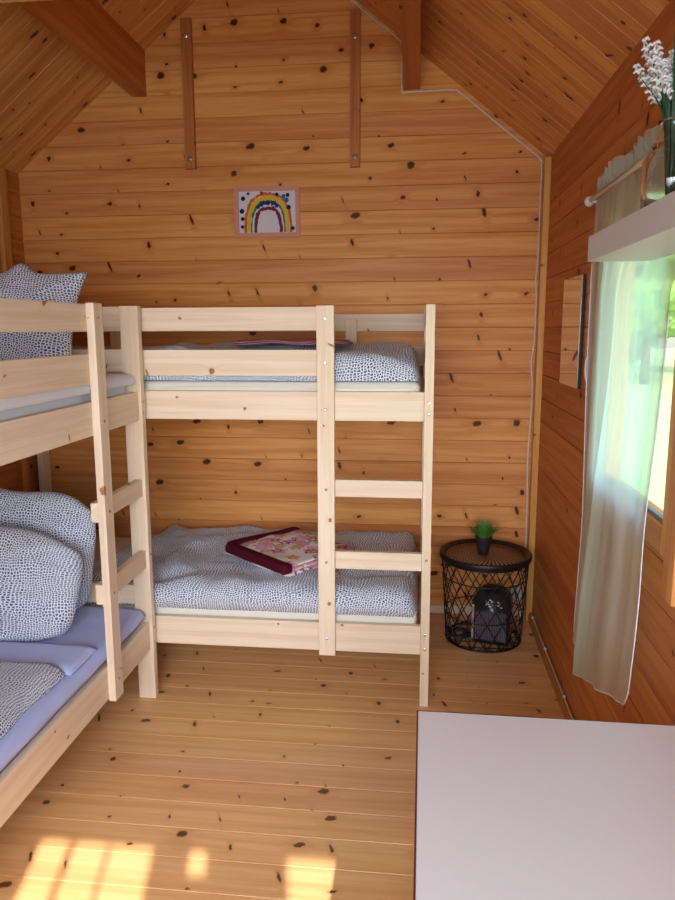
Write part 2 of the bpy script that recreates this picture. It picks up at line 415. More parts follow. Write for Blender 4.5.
def boards(pitch, off, lo, hi, g, d, cuts=()):
    """profile (pos, depth) of tongue-and-groove boards with V grooves of half width g and depth d"""
    pr = [(lo, 0.0)]
    k = math.ceil((lo-off)/pitch-1e-6)
    while off+k*pitch < hi-g:
        s = off+k*pitch
        if s-g > lo: pr += [(s-g, 0.0), (s, -d), (s+g, 0.0)]
        k += 1
    pr.append((hi, 0.0))
    for c in cuts:
        if not any(abs(p-c) < 1e-4 for p, _ in pr):
            for i in range(len(pr)-1):
                if pr[i][0] < c < pr[i+1][0]:
                    f = (c-pr[i][0])/(pr[i+1][0]-pr[i][0]); pr.insert(i+1, (c, pr[i][1]+f*(pr[i+1][1]-pr[i][1]))); break
    return pr
def gable_wall(name, mat, y, sgn, holes=()):
    cuts = [ZE]+[h[k] for h in holes for k in (2, 3)]
    pr = boards(PW, PO, 0.0, ZR+0.02, 0.0024, 0.0045, cuts)
    bm = bmesh.new()
    for (z0, d0), (z1, d1) in zip(pr, pr[1:]):
        def ext(z):
            e = max(0.0, (z-ZE)/SL); return XL-0.03+e, XR+0.03-e
        l0, h0 = ext(z0); l1, h1 = ext(z1)
        segs = [(l0, h0, l1, h1)]
        for hx0, hx1, hz0, hz1 in holes:
            if z0 >= hz0-1e-5 and z1 <= hz1+1e-5:
                segs = [(l0, hx0, l1, hx0), (hx1, h0, hx1, h1)]
        for a0, b0, a1, b1 in segs:
            if b0-a0 < 1e-4: continue
            v = [(a0, y+sgn*d0*-1, z0), (b0, y+sgn*d0*-1, z0), (b1, y+sgn*d1*-1, z1), (a1, y+sgn*d1*-1, z1)]
            vs = [bm.verts.new(p) for p in v]
            try: bm.faces.new(vs)
            except ValueError: pass
    bmesh.ops.remove_doubles(bm, verts=bm.verts, dist=1e-5)
    # outer skin gives the wall its thickness
    out = [bm.verts.new(p) for p in ((XL-0.03, y+sgn*0.06, 0), (XR+0.03, y+sgn*0.06, 0), (XR+0.03, y+sgn*0.06, ZE), (XM, y+sgn*0.06, ZR+0.02), (XL-0.03, y+sgn*0.06, ZE))]
    if not holes: bm.faces.new(out)
    else: bmesh.ops.delete(bm, geom=out, context='VERTS')
    return tag(obj(name, bm, mat), kind='structure')
def side_wall(name, mat, x, sgn, holes=()):
    cuts = [h[k] for h in holes for k in (2, 3)]
    pr = boards(PW, PO, 0.0, ZE, 0.0026, 0.005, cuts)
    bm = bmesh.new()
    for (z0, d0), (z1, d1) in zip(pr, pr[1:]):
        segs = [(YF, 0.0)]
        for hy0, hy1, hz0, hz1 in holes:
            if z0 >= hz0-1e-5 and z1 <= hz1+1e-5: segs = [(YF, hy0), (hy1, 0.0)]
        for a, b in segs:
            vs = [bm.verts.new(p) for p in ((x-sgn*d0, a, z0), (x-sgn*d0, b, z0), (x-sgn*d1, b, z1), (x-sgn*d1, a, z1))]
            bm.faces.new(vs)
            vo = [bm.verts.new(p) for p in ((x+sgn*0.05, a, z0), (x+sgn*0.05, b, z0), (x+sgn*0.05, b, z1), (x+sgn*0.05, a, z1))]
            bm.faces.new(vo)
    return tag(obj(name, bm, mat), kind='structure')
# flip depth sign: grooves go away from the room
gable_wall('wall_back', M['wall_back'], 0.0, 1)
WY0, WY1, WZ0, WZ1 = -1.965, -1.255, 0.935, 1.80
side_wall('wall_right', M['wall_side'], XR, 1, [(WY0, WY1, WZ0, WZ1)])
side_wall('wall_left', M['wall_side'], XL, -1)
DX0, DX1, DZ1 = 1.40, 2.50, 1.99
gable_wall('wall_front', M['wall_back'], YF, -1, [(DX0, DX1, 0.0, DZ1)])

# floor
bm = bmesh.new()
pr = boards(0.12, -0.81, YF, 0.0, 0.0012, 0.0016)
for (y0, d0), (y1, d1) in zip(pr, pr[1:]):
    bm.faces.new([bm.verts.new(p) for p in ((XL-.03, y0, d0), (XR+.03, y0, d0), (XR+.03, y1, d1), (XL-.03, y1, d1))])
box(bm, XL-.03, XR+.03, YF, 0.0, -0.08, -0.006)
tag(obj('floor', bm, M['floor']), kind='structure')
# roof slopes: local x runs up the slope
ang = math.atan(SL); RLEN = (XR-XM)/math.cos(ang)+0.02
for side in (0, 1):
    bm = bmesh.new(); pr = boards(0.093, 0.0, YF, -0.0, 0.002, 0.004)
    for (y0, d0), (y1, d1) in zip(pr, pr[1:]):
        bm.faces.new([bm.verts.new(p) for p in ((-0.03, y0, -d0), (RLEN, y0, -d0), (RLEN, y1, -d1), (-0.03, y1, -d1))])
    box(bm, -0.60, RLEN, YF-.1, 0.25, 0.02, 0.06)  # outer roof slab; unseen eaves overhang added to shade the right window
    if side == 0: o = obj('ceiling_left', bm, M['ceiling'], loc=(XL, 0, ZE), rot=(0, -ang, 0))
    else:
        for v in bm.verts: v.co.x *= -1
        o = obj('ceiling_right', bm, M['ceiling'], loc=(XR, 0, ZE), rot=(0, ang, 0))
    o.name = 'ceiling' if side == 0 else 'ceiling.001'
    tag(o, kind='structure')

def beam(name, mat, x0, x1, y0, y1, z0, zt=None):
    """purlin under the roof; top follows the slope"""
    bm = bmesh.new()
    box(bm, x0, x1, y0, y1, z0, z0+0.1)
    for v in bm.verts:
        if v.co.z > z0+0.05: v.co.z = (roof_z(v.co.x)-0.001) if zt is None else zt
    return tag(obj(name, bm, mat), kind='structure')
beam('trim_1', M['beam_y'], 0.606, 0.676, YF, -0.001, 2.614)
beam('trim_2', M['beam_y'], 1.938, 2.014, YF, -0.001, 2.598)
bm = bmesh.new(); box(bm, 0.24, 2.36, -1.56, -1.50, 2.42, 2.52, 0.003)
tag(obj('trim_3', bm, M['beam_x']), kind='structure')
# corner battens on the side walls, baseboards
tag(boxo('trim_4', M['corner_z'], XR-0.03, XR, -0.078, -0.034, 0.0, 2.262), kind='structure')
tag(boxo('trim_5', M['corner_z'], XL, XL+0.024, -0.22, -0.157, 0.0, 2.262), kind='structure')
tag(boxo('baseboard_back', M['bed_x'], 0.02, XR-0.03, -0.012, 0.0, 0.0, 0.045), kind='structure')
tag(boxo('baseboard_right', M['wall_side'], XR-0.018, XR, -4.4, -0.08, 0.0, 0.05), kind='structure')

# two vertical battens bolted to the gable
for i, (x0, x1, zb, lab) in enumerate(((0.868, 0.918, 2.265, 'left of the two narrow wooden battens bolted upright to the gable'),
                                       (1.683, 1.731, 2.253, 'right of the two narrow wooden battens bolted upright to the gable'))):
    e = empty('gable_batten', ((x0+x1)/2, -0.0, zb), lab, 'batten', 'gable battens')
    w = (x1-x0)/2; h = roof_z((x0+x1)/2)-zb-0.05
    bb_ = boxo('batten_board', M['beam_z'], -w, w, -0.032, -0.001, 0, h, e)
    for zz in (0.045, h-0.12 if i else h-0.08):
        b = bmesh.new(); lathe(b, [(0.0115, 0), (0.0115, 0.004), (0.007, 0.006)], 12)
        sub(obj('bolt', b, M['chrome'], e, loc=(0, -0.032, zz), rot=(R(90), 0, 0)), bb_)

# ------------------------------------------------------------------ window in the right wall
win = empty('window_1', (XR, (WY0+WY1)/2, WZ0)); tag(win, kind='structure')
def wpart(name, mat, x0, x1, y0, y1, z0, z1, **k):
    return boxo(name, mat, x0-XR, x1-XR, y0-win.location.y, y1-win.location.y, z0-WZ0, z1-WZ0, win, **k)
e_ = 0.001
wpart('stile', M['window_wood_z'], XR-0.004, XR+0.05, WY0+e_, WY0+0.075, WZ0+e_, WZ1-e_, bev=0.004)
wpart('stile', M['window_wood_z'], XR-0.004, XR+0.05, WY1-0.075, WY1-e_, WZ0+e_, WZ1-e_, bev=0.004)
wpart('rail', M['window_wood_y'], XR-0.004, XR+0.05, WY0+0.075, WY1-0.075, WZ0+e_, WZ0+0.075, bev=0.004)
wpart('rail', M['window_wood_y'], XR-0.004, XR+0.05, WY0+0.075, WY1-0.075, WZ1-0.06, WZ1-e_, bev=0.004)
wpart('glazing_strip', M['dark_grille'], XR+0.004, XR+0.016, WY0+0.077, WY1-0.077, WZ0+0.0755, WZ0+0.085, bev=0.001)
wpart('pane', M['glass'], XR+0.036, XR+0.040, WY0+0.0755, WY1-0.0755, WZ0+0.0755, WZ1-0.0605, bev=0)
wpart('casing', M['window_wood_z'], XR-0.022, XR-e_, WY0-0.075, WY0-0.004, WZ0-0.075, WZ1+0.07, bev=0.003)
wpart('casing', M['window_wood_z'], XR-0.012, XR-e_, WY1+0.004, WY1+0.06, WZ0-0.01, WZ1+0.07, bev=0.003)
h = wpart('hinge', M['chrome'], XR-0.010, XR-0.0045, WY0+0.006, WY0+0.020, WZ0+0.02, WZ0+0.13, bev=0.002)
h['label'] = 'silver window hinge plate'

# door in the front wall, behind the camera (its panes let the sun in)
door = empty('door_1', ((DX0+DX1)/2, YF, 0)); tag(door, kind='structure')
def dpart(name, x0, x1, z0, z1, t=0.025, mat='window_wood_z'):
    return boxo(name, M[mat], x0-door.location.x, x1-door.location.x, -t, t, z0, z1, door)
dpart('stile', 1.403, 1.500, 0.01, 1.985); dpart('stile', 1.846, 1.950, 0.01, 1.985)
dpart('stile', 2.008, 2.232, 0.01, 1.985); dpart('stile', 2.436, 2.497, 0.01, 1.985)
dpart('panel', 1.5005, 1.8455, 0.01, 0.85); dpart('panel', 2.2325, 2.4355, 0.01, 0.85); dpart('panel', 1.9505, 2.0075, 0.01, 1.86)
for a, b in ((1.5005, 1.8455), (1.9505, 2.0075), (2.2325, 2.4355)): dpart('rail', a, b, 1.96, 1.985)
dpart('glazing_bar', 1.592, 1.608, 0.851, 1.959, 0.012); dpart('glazing_bar', 1.708, 1.718, 0.851, 1.959, 0.012)

# ------------------------------------------------------------------ bunk beds
def bolt_mesh():
    b = bmesh.new(); lathe(b, [(0.0055, 0), (0.0055, 0.0012), (0.003, 0.0022)], 10)
    me = bpy.data.meshes.new('bolt'); b.to_mesh(me); b.free(); me.materials.append(M['chrome']); return me
BOLT = bolt_mesh()
L, WD, H = 2.07, 0.97, 1.57
F0, F1 = 0.012, 0.038               # plane of the front rails
LX0, LX1 = 1.636, 1.701             # ladder upright
def make_bunk(label, group):
    e = empty('bunk_bed', (0, 0, 0), label, 'bunk bed', group)
    P = lambda nm, ax, *a: boxo(nm, M['bed_'+ax], *a, e, 0.0025)
    hosts = []
    for x0 in (0.0, L-0.034):
        for y0 in (0.0, WD-0.07):
            q = P('post', 'z', x0, x0+0.034, y0, y0+0.07, 0.0, H)
            if y0 == 0.0: hosts.append(q)
    g = 0.0005
    xa, xb = 0.034+g, L-0.034-g
    for z0, z1 in ((0.213, 0.33), (1.14, 1.25)):
        P('side_rail', 'x', xa, xb, F0, F1, z0, z1)
        P('side_rail', 'x', xa, xb, WD-F1, WD-F0, z0, z1)
        for xe in (0.004, L-0.030): P('end_rail', 'y', xe, xe+0.026, 0.07+g, WD-0.07-g, z0, z1)
        b = bmesh.new()
        for k in range(13):
            xs = 0.10+k*0.152; box(b, xs-0.04, xs+0.04, F1+g, WD-F1-g, z0+0.018, z0+0.034, 0.002)
        obj('slat_base', b, M['bed_y'], e)
    for z0, z1 in ((1.308, 1.406), (1.477, 1.564)):
        P('guard_rail', 'x', xa, LX1-0.003, F0, F1, z0, z1)
        P('guard_rail', 'x', xa, xb, WD-F1, WD-F0, z0-0.006, z1-0.008)
        for xe in (0.004, L-0.030): P('end_guard', 'y', xe, xe+0.026, 0.07+g, WD-0.07-g, z0+0.016, z1+0.004)
    for z0, z1 in ((0.40, 0.48),):
        for xe in (0.004, L-0.030): P('end_guard', 'y', xe, xe+0.026, 0.07+g, WD-0.07-g, z0, z1)
    for xs in (0.44, 1.652):
        P('guard_support', 'z', xs, xs+0.056, WD-F1-0.026, WD-F1-g, 1.252, 1.53)
    lu = P('ladder_upright', 'z', LX0, LX1, F0-0.027, F0-g, 0.205, H-0.002)
    for z0, z1 in ((0.556, 0.626), (0.845, 0.912)):
        P('rung', 'x', LX0+0.004, xb, F0, F1, z0, z1)
    bl = [((LX0+LX1)/2, F0-0.027, z) for z in (1.52, 1.36, 1.185, 0.878, 0.59, 0.275)]
    bl += [(L-0.017, 0.0, z) for z in (1.21, 1.17, 0.605, 0.30, 0.24)] + [(0.017, 0.0, z) for z in (1.21, 1.17, 0.30, 0.24)]
    for p in bl:
        o = bpy.data.objects.new('bolt', BOLT); col.objects.link(o); o.location = p; o.rotation_euler = (R(90), 0, 0)
        sub(o, lu if abs(p[0]-(LX0+LX1)/2) < 0.01 else hosts[0 if p[0] < 1 else 1])
    return e
bunkB = make_bunk('pale pine bunk bed standing along the back wall under the picture', 'untreated pine bunk beds')
BX, BY = 0.0134, -0.982
bunkB.location = (BX, BY, 0)
bunkA = bunkB.copy(); col.objects.link(bunkA)
for ch in list(bunkB.children):
    c = ch.copy(); col.objects.link(c); c.parent = bunkA
    for gc in list(ch.children):
        d = gc.copy(); col.objects.link(d); d.parent = c
AX, AY = 0.982, -3.066
bunkA.location = (AX, AY, 0); bunkA.rotation_euler = (0, 0, R(90))
bunkA['label'] = 'pale pine bunk bed along the left wall, nearest the camera'

# ------------------------------------------------------------------ bedding
def rbox_soft(bm, x0, x1, y0, y1, z0, z1, r=0.03, seed=0.0, amp=0.004):
    box(bm, x0, x1, y0, y1, z0, z1, r, 4)
def mattress(label, mat, x0, x1, y0, y1, z0, z1, piping=True):
    cx, cy = (x0+x1)/2, (y0+y1)/2; hx, hy = (x1-x0)/2, (y1-y0)/2
    e = empty('mattress', (cx, cy, z0), label, 'mattress')
    b = bmesh.new(); box(b, -hx, hx, -hy, hy, 0, z1-z0, 0.03, 4)
    cv_ = obj('cover', b, mat, e, True)
    b = bmesh.new()
    def rr(z):
        r = 0.03; pts = []
        for (sx, sy, a0) in ((1, 1, 0), (-1, 1, 90), (-1, -1, 180), (1, -1, 270)):
            for k in range(5):
                a = R(a0+k*22.5); pts.append((sx*(hx-r)+r*math.cos(a), sy*(hy-r)+r*math.sin(a), z))
        return pts
    tube(b, rr(z1-z0-0.022), 0.0035, 6, True)
    sub(obj('piping', b, mat, e, True), cv_)
    return e
g_ = 'mattresses on the bunks'
mattress('white mattress on the upper bunk of the left bed', M['sheet_white'], 0.055, AX-0.045, -3.03, -1.045, 1.176, 1.318)
mattress('lilac covered mattress on the lower bunk of the left bed', M['sheet_lilac'], 0.055, AX-0.045, -3.03, -1.045, 0.249, 0.388)
mattress('cream mattress on the upper bunk of the back bed', M['mattress_cream'], BX+0.045, BX+2.02, BY+0.045, -0.06, 1.176, 1.284)
mattress('cream mattress on the lower bunk of the back bed', M['mattress_cream'], BX+0.045, BX+2.02, BY+0.045, -0.06, 0.249, 0.385)

def duvet(name, label, cat, mat, x0, x1, y0, y1, z, th, droop=0.0, side='y0', amp=0.012, seed=0.0, edge=0.07, nx=90, ny=70, wave=0.01, group=None, fold=0.0, skew=0.0):
    """puffed cloth lying on a flat top at height z; drooping over one side by droop"""
    cx, cy = (x0+x1)/2, (y0+y1)/2
    Wx, Wy = x1-x0, y1-y0
    bm = bmesh.new()
    def prof(u, v, s):
        # u,v in 0..1, s=1 top, 0 underside
        eu = min(u, 1-u)*Wx; ev = min(v, 1-v)*Wy
        k = min(1.0, eu/edge); k2 = min(1.0, ev/edge)
        puff = (1-(1-k)**2.4)**0.5*(1-(1-k2)**2.4)**0.5
        x = -Wx/2+u*Wx; y = -Wy/2+v*Wy
        wx = nz(u*2.3+seed, v*9+seed)*wave; wy = nz(u*9+seed+5, v*2.3)*wave
        bx = x + skew*(1-u)*v + wx*(1 if eu < 0.15 else 0.3); by = y + wy*(1 if ev < 0.15 else 0.3)
        bz = 0.0
        if droop:
            dist = {'y0': v*Wy, 'x1': (1-u)*Wx}[side]
            if dist < droop:
                q = (droop-dist); a = min(q/0.03, math.pi/2*0.94); rr = 0.03
                over = max(0.0, q-0.03*math.pi/2)
                dz = -(rr*(1-math.cos(a))+over); dh = rr*math.sin(a)
                if side == 'y0': by = -Wy/2+droop-dh-0.004*nz(u*14+seed, 3)-0.003
                else: bx = Wx/2-droop+dh+0.004*nz(v*14+seed, 3)+0.003
                bz = dz*(1+0.10*nz(u*5+seed, v*5, 2))
                nrm_h = math.sin(a); nrm_v = math.cos(a)
            else: nrm_h, nrm_v = 0.0, 1.0
        else: nrm_h, nrm_v = 0.0, 1.0
        t_ = 0.0
        if s:
            w1 = nz(x*3.2+seed, y*4.0, seed)*1.0; w2 = nz(x*9+seed, y*8, seed+3)*0.45; w3 = abs(nz(x*5+y*3+seed, y*6-x*2, 9))*-0.9
            t_ = puff*(th+amp*(w1+w2+w3)) + 0.0015
            t_ = max(t_, 0.0015)
            if fold: t_ += 0
        nh = nrm_h*t_*0.6
        if side == 'y0': by -= nh
        else: bx += nh
        return Vector((bx, by, bz+nrm_v*t_))
    uvf = 'arc'
    T = grid(bm, nx, ny, lambda u, v: prof(u, v, 1), uvf)
    B = grid(bm, nx, ny, lambda u, v: prof(u, v, 0), uvf)
    uvl = bm.loops.layers.uv.verify()
    def stitch(a, b, c, d):
        bm.faces.new((a, b, c, d))
    for i in range(nx):
        stitch(T[i][0], T[i+1][0], B[i+1][0], B[i][0]); stitch(T[i][ny], T[i+1][ny], B[i+1][ny], B[i][ny])
    for j in range(ny):
        stitch(T[0][j], T[0][j+1], B[0][j+1], B[0][j]); stitch(T[nx][j], T[nx][j+1], B[nx][j+1], B[nx][j])
    o = obj(name, bm, mat, None, True, loc=(cx, cy, z))
    return tag(o, label, cat, group)

duvet('duvet', 'dotted blue and white duvet spread on the lower bunk of the back bed', 'duvet', M['dotted'], 0.50, BX+2.012, BY+0.012, -0.065, 0.387, 0.088, 0.040, 'y0', 0.026, 3.1, skew=0.22)
duvet('duvet', 'dotted blue and white duvet on the upper bunk of the back bed', 'duvet', M['dotted'], 0.80, BX+2.015, BY+0.050, -0.075, 1.286, 0.118, 0.0, 'y0', 0.035, 7.7, edge=0.06)
duvet('duvet', 'dotted duvet with turned corner on the lower bunk of the left bed', 'duvet', M['dotted'], 0.10, 0.915, -2.95, -1.61, 0.394, 0.055, 0.0, 'x1', 0.014, 12.3, edge=0.05)
# loose sheet on the lower left bunk, hanging over the mattress edge
duvet('bed_sheet', 'crumpled lilac sheet over the lower mattress of the left bed', 'sheet', M['sheet_lilac'], 0.25, 0.985, -2.95, -1.05, 0.3885, 0.002, 0.055, 'x1', 0.006, 1.9, edge=0.03, nx=60, ny=120, wave=0.012)
duvet('folded_sheet', 'lilac sheet fold turned back above the dotted duvet on the lower left bunk', 'sheet', M['sheet_lilac'], 0.30, 0.94, -1.62, -1.43, 0.396, 0.022, 0.0, 'x1', 0.004, 4.4, edge=0.05, nx=60, ny=30, wave=0.003, skew=-0.05)
duvet('bed_sheet', 'white sheet over the mattress on the upper bunk of the left bed', 'sheet', M['sheet_white'], 0.25, 0.990, -2.95, -1.040, 1.3185, 0.006, 0.060, 'x1', 0.006, 6.1, edge=0.03, nx=60, ny=120, wave=0.008)

def pillow(label, w, h, t, loc, rot, seed, mat='dotted', group='dotted pillows', pin=0.10, rnd_=0.0, ear=0.0):
    bm = bmesh.new(); n = 44
    def pf(u, v, s):
        a, b = 2*u-1, 2*v-1
        k = max(0.0, (1-abs(a)**3.2))*max(0.0, (1-abs(b)**3.2))
        th = t/2*k**0.55
        pinch = 1-pin*(1-abs(b)**2)*abs(a)**4
        pinch2 = 1-pin*(1-abs(a)**2)*abs(b)**4-rnd_*abs(a)**4*abs(b)**4+(0.10*nz(a*1.7+seed, 3)*abs(b)**3 if rnd_ else 0)
        x = a*w/2*pinch*(1-rnd_*abs(a)**4*abs(b)**4); y = b*h/2*pinch2
        if ear and b > 0: y += ear*math.exp(-((a-0.37)/0.10)**2)*b**3
        wr = (nz(a*2.2+seed, b*2.2)*0.10+nz(a*5+seed, b*5, 4)*0.05-abs(nz(a*3+seed, b*4, 8))*0.10)*t*min(1, k*1.8)
        z = s*(th+wr)
        return Vector((x, y, z))
    uvf = 'arc'
    T = grid(bm, n, n, lambda u, v: pf(u, v, 1), uvf); B = grid(bm, n, n, lambda u, v: pf(u, v, -1), uvf)
    bmesh.ops.remove_doubles(bm, verts=bm.verts, dist=1e-4)
    o = obj('pillow', bm, M[mat], None, True, loc=loc, rot=rot)
    return tag(o, label, 'pillow', group)
pillow('dotted pillow standing upright on the upper bunk of the left bed', 0.78, 0.42, 0.15, (0.435, -1.165, 1.502), (R(74), R(2), R(2)), 2.2, ear=0.045)
pillow('dotted pillow leaning at the back of the lower left bunk', 0.80, 0.50, 0.135, (0.40, -1.108, 0.637), (R(80), R(4), R(0)), 5.2, pin=0.02, rnd_=0.20)
pillow('plump dotted pillow in front of the leaning one on the lower left bunk', 0.86, 0.41, 0.165, (0.41, -1.315, 0.590), (R(70), R(5), R(-2)), 9.1, pin=0.01, rnd_=0.22)

# floral towel on the lower back bunk
def towel(name, label, w, d, hgt, loc, rz, mat, bands=True, layers=3):
    e = empty(name, loc, label, 'towel', None, rz)
    bm = bmesh.new()
    lt = hgt/layers
    for k in range(layers):
        s = 0.012*k
        def top(u, v, sg, k=k, s=s):
            a, b = 2*u-1, 2*v-1
            r = max(0.0, 1-abs(a)**12)*max(0.0, 1-abs(b)**12)
            return Vector((a*(w/2-s), b*(d/2-s*0.6), k*lt+lt/2+sg*(lt/2*r**0.4)*0.96+0.009*nz(a*1.9, b*1.9, k*0.2)))
        uvf = lambda u, v, k=k: (u*w+k*.37, v*d)
        grid(bm, 26, 26, lambda u, v: top(u, v, 1), uvf); grid(bm, 26, 26, lambda u, v: top(u, v, -1), uvf)
    bmesh.ops.remove_doubles(bm, verts=bm.verts, dist=1e-5)
    cl_ = obj('cloth', bm, mat, e, True)
    if bands:
        for (bx0, bx1, by0, by1) in ((-w/2+0.02, w/2-0.01, -d/2-0.004, -d/2+0.046), (-w/2-0.004, -w/2+0.048, -d/2+0.02, d/2-0.01)):
            b = bmesh.new(); box(b, bx0, bx1, by0, by1, 0.006, hgt+0.006, 0.014, 3)
            bmesh.ops.subdivide_edges(b, edges=[ed for ed in b.edges if ed.calc_length() > 0.2], cuts=12)
            for v in b.verts: v.co.z += 0.006*nz(v.co.x*4, v.co.y*4, 1)
            q = sub(obj('hem_band', b, M['burgundy'], e, True), cl_); q['label'] = 'burgundy hem band'
    return e
towel('folded_towel', 'folded floral towel with burgundy hem on the lower back bunk', 0.46, 0.43, 0.042, (1.472, -0.585, 0.484), R(-41), M['floral'])
towel('folded_towel', 'flat pink towel lying on the duvet of the upper back bunk', 0.52, 0.34, 0.016, (1.47, -0.44, 1.418), R(4), M['pink_cloth'], False, 2)

# ------------------------------------------------------------------ picture
pc = empty('picture', (1.269, -0.001, 1.936), "child's painted rainbow in a pink frame on the back wall", 'picture')
pw, ph = 0.165, 0.240
for a in ((-pw, pw, 0, 0.020), (-pw, pw, ph-0.020, ph)):
    boxo('frame_bar', M['pink_frame'], a[0], a[1], -0.012, 0, a[2], a[3], pc, 0.001)
for a in ((-pw, -pw+0.022), (pw-0.022, pw)):
    boxo('frame_bar', M['pink_frame'], a[0], a[1], -0.012, 0, 0.0205, ph-0.0205, pc, 0.001)
pap = boxo('paper', M['paper'], -pw+0.0225, pw-0.0225, -0.005, -0.001, 0.0205, ph-0.0205, pc, 0)
def arc(name, mat, rx0, rz0, rx1, rz1, a0, a1, y, jit, seed, cx=0.005, cz=0.022):
    b = bmesh.new(); n = 40
    I, O = [], []
    for k in range(n+1):
        a = R(a0+(a1-a0)*k/n)
        j1 = 1+jit*nz(k*0.35, seed); j2 = 1+jit*nz(k*0.4, seed+7)
        ca, sa = math.cos(a), math.sin(a)
        f = lambda rx, rz, j: (cx+rx*j*math.copysign(abs(ca)**0.75, ca), cz+rz*j*abs(sa)**0.75)
        I.append(f(rx0, rz0, j1)); O.append(f(rx1, rz1, j2))
    vi = [[b.verts.new((p[0], yy, max(0.0208, p[1]))) for p in A] for A in (I, O) for yy in (y, y-0.0006)]
    for k in range(n):
        b.faces.new((vi[1][k], vi[1][k+1], vi[3][k+1], vi[3][k])); b.faces.new((vi[0][k], vi[0][k+1], vi[2][k+1], vi[2][k]))
        b.faces.new((vi[2][k], vi[2][k+1], vi[3][k+1], vi[3][k])); b.faces.new((vi[0][k], vi[0][k+1], vi[1][k+1], vi[1][k]))
    return sub(obj(name, b, mat, pc), pap)
arc('paint_stripe', M['paint_orange'], 0.108, 0.176, 0.121, 0.188, 0, 180, -0.0051, 0.05, 1)
arc('paint_stripe', M['paint_yellow'], 0.088, 0.152, 0.108, 0.176, 0, 180, -0.0052, 0.05, 2)
arc('paint_stripe', M['paint_green'], 0.080, 0.140, 0.088, 0.152, 0, 180, -0.0053, 0.08, 3)
arc('paint_stripe', M['paint_blue'], 0.070, 0.132, 0.086, 0.150, 55, 130, -0.0060, 0.15, 4)
arc('paint_stripe', M['paint_maroon'], 0.056, 0.108, 0.072, 0.124, 0, 180, -0.0054, 0.1, 5)
dots = [(-.12, .185, .011, 'navy'), (-.127, .125, .012, 'navy'), (-.124, .088, .010, 'navy'), (-.126, .050, .009, 'navy'), (-.094, .208, .007, 'navy'),
        (-.026, .210, .008, 'maroon'), (.016, .209, .006, 'orange'), (.050, .202, .009, 'navy'), (.083, .192, .011, 'teal'), (.104, .198, .010, 'navy'),
        (.098, .174, .012, 'teal'), (.108, .140, .012, 'navy'), (.128, .040, .010, 'navy')]
for x, z, r, c in dots:
    b = bmesh.new(); lathe(b, [(r, 0), (r*0.9, 0.0008)], 14)
    sub(obj('paint_dot', b, M['paint_'+c], pc, loc=(x, -0.0056, z), rot=(R(90), 0, 0)), pap)

# ------------------------------------------------------------------ wire basket table with tray, plant, heater
BC = Vector((2.356, -0.295, 0)); RT, RB, HT = 0.203, 0.178, 0.40
bt = empty('basket_table', BC, 'round black wire basket side table with brown woven tray top in the corner', 'side table')
def cone(a, t): r = RB+(RT-RB)*t; return (r*math.cos(a), r*math.sin(a), 0.006+(HT-0.006)*t)
N = 16
levels = [0.0, 0.16, 0.34, 0.54, 0.80, 1.0]
for z_t, rr in ((0.0, 0.0045), (1.0, 0.0045), (0.80, 0.003), (0.34, 0.003)):
    b = bmesh.new(); tube(b, [cone(2*math.pi*k/48, z_t) for k in range(48)], rr, 6, True); obj('wire_ring', b, M['black_metal'], bt, True)
b = bmesh.new()
random.seed(11)
for d in (1, -1):
    for k in range(N):
        a0 = 2*math.pi*k/N
        tube(b, [cone(a0+d*1.18*q/12, q/12) for q in range(13)], 0.0028, 5)
w_ = obj('wire_lattice', b, M['black_metal'], bt, True)
b = bmesh.new()
for k in range(-2, 3):
    x = k*0.068; hw = math.sqrt(max(0.0, RB**2-x*x))
    tube(b, [(x, -hw, 0.006), (x, hw, 0.006)], 0.0024, 5); tube(b, [(-hw, x, 0.006), (hw, x, 0.006)], 0.0024, 5)
for k in range(24):
    a = 2*math.pi*k/24; a2 = 2*math.pi*(k+0.5)/24; a3 = 2*math.pi*(k+1)/24
    tube(b, [(RB*math.cos(a), RB*math.sin(a), 0.006), (RB*0.86*math.cos(a2), RB*0.86*math.sin(a2), 0.006), (RB*math.cos(a3), RB*math.sin(a3), 0.006)], 0.0024, 5)
obj('wire_base', b, M['black_metal'], bt, True)
b = bmesh.new(); lathe(b, [(0.201, 0.402), (0.211, 0.403), (0.216, 0.412), (0.216, 0.430), (0.212, 0.435), (0.206, 0.433), (0.186, 0.421), (0.184, 0.412)], 64, True, True)
obj('tray_rim', b, M['cushion_rim'], bt, True)
b = bmesh.new(); lathe(b, [(0.1835, 0.413), (0.1835, 0.4215), (0.1, 0.423), (0.004, 0.4235)], 64)
obj('tray_disc', b, M['woven'], bt, True)

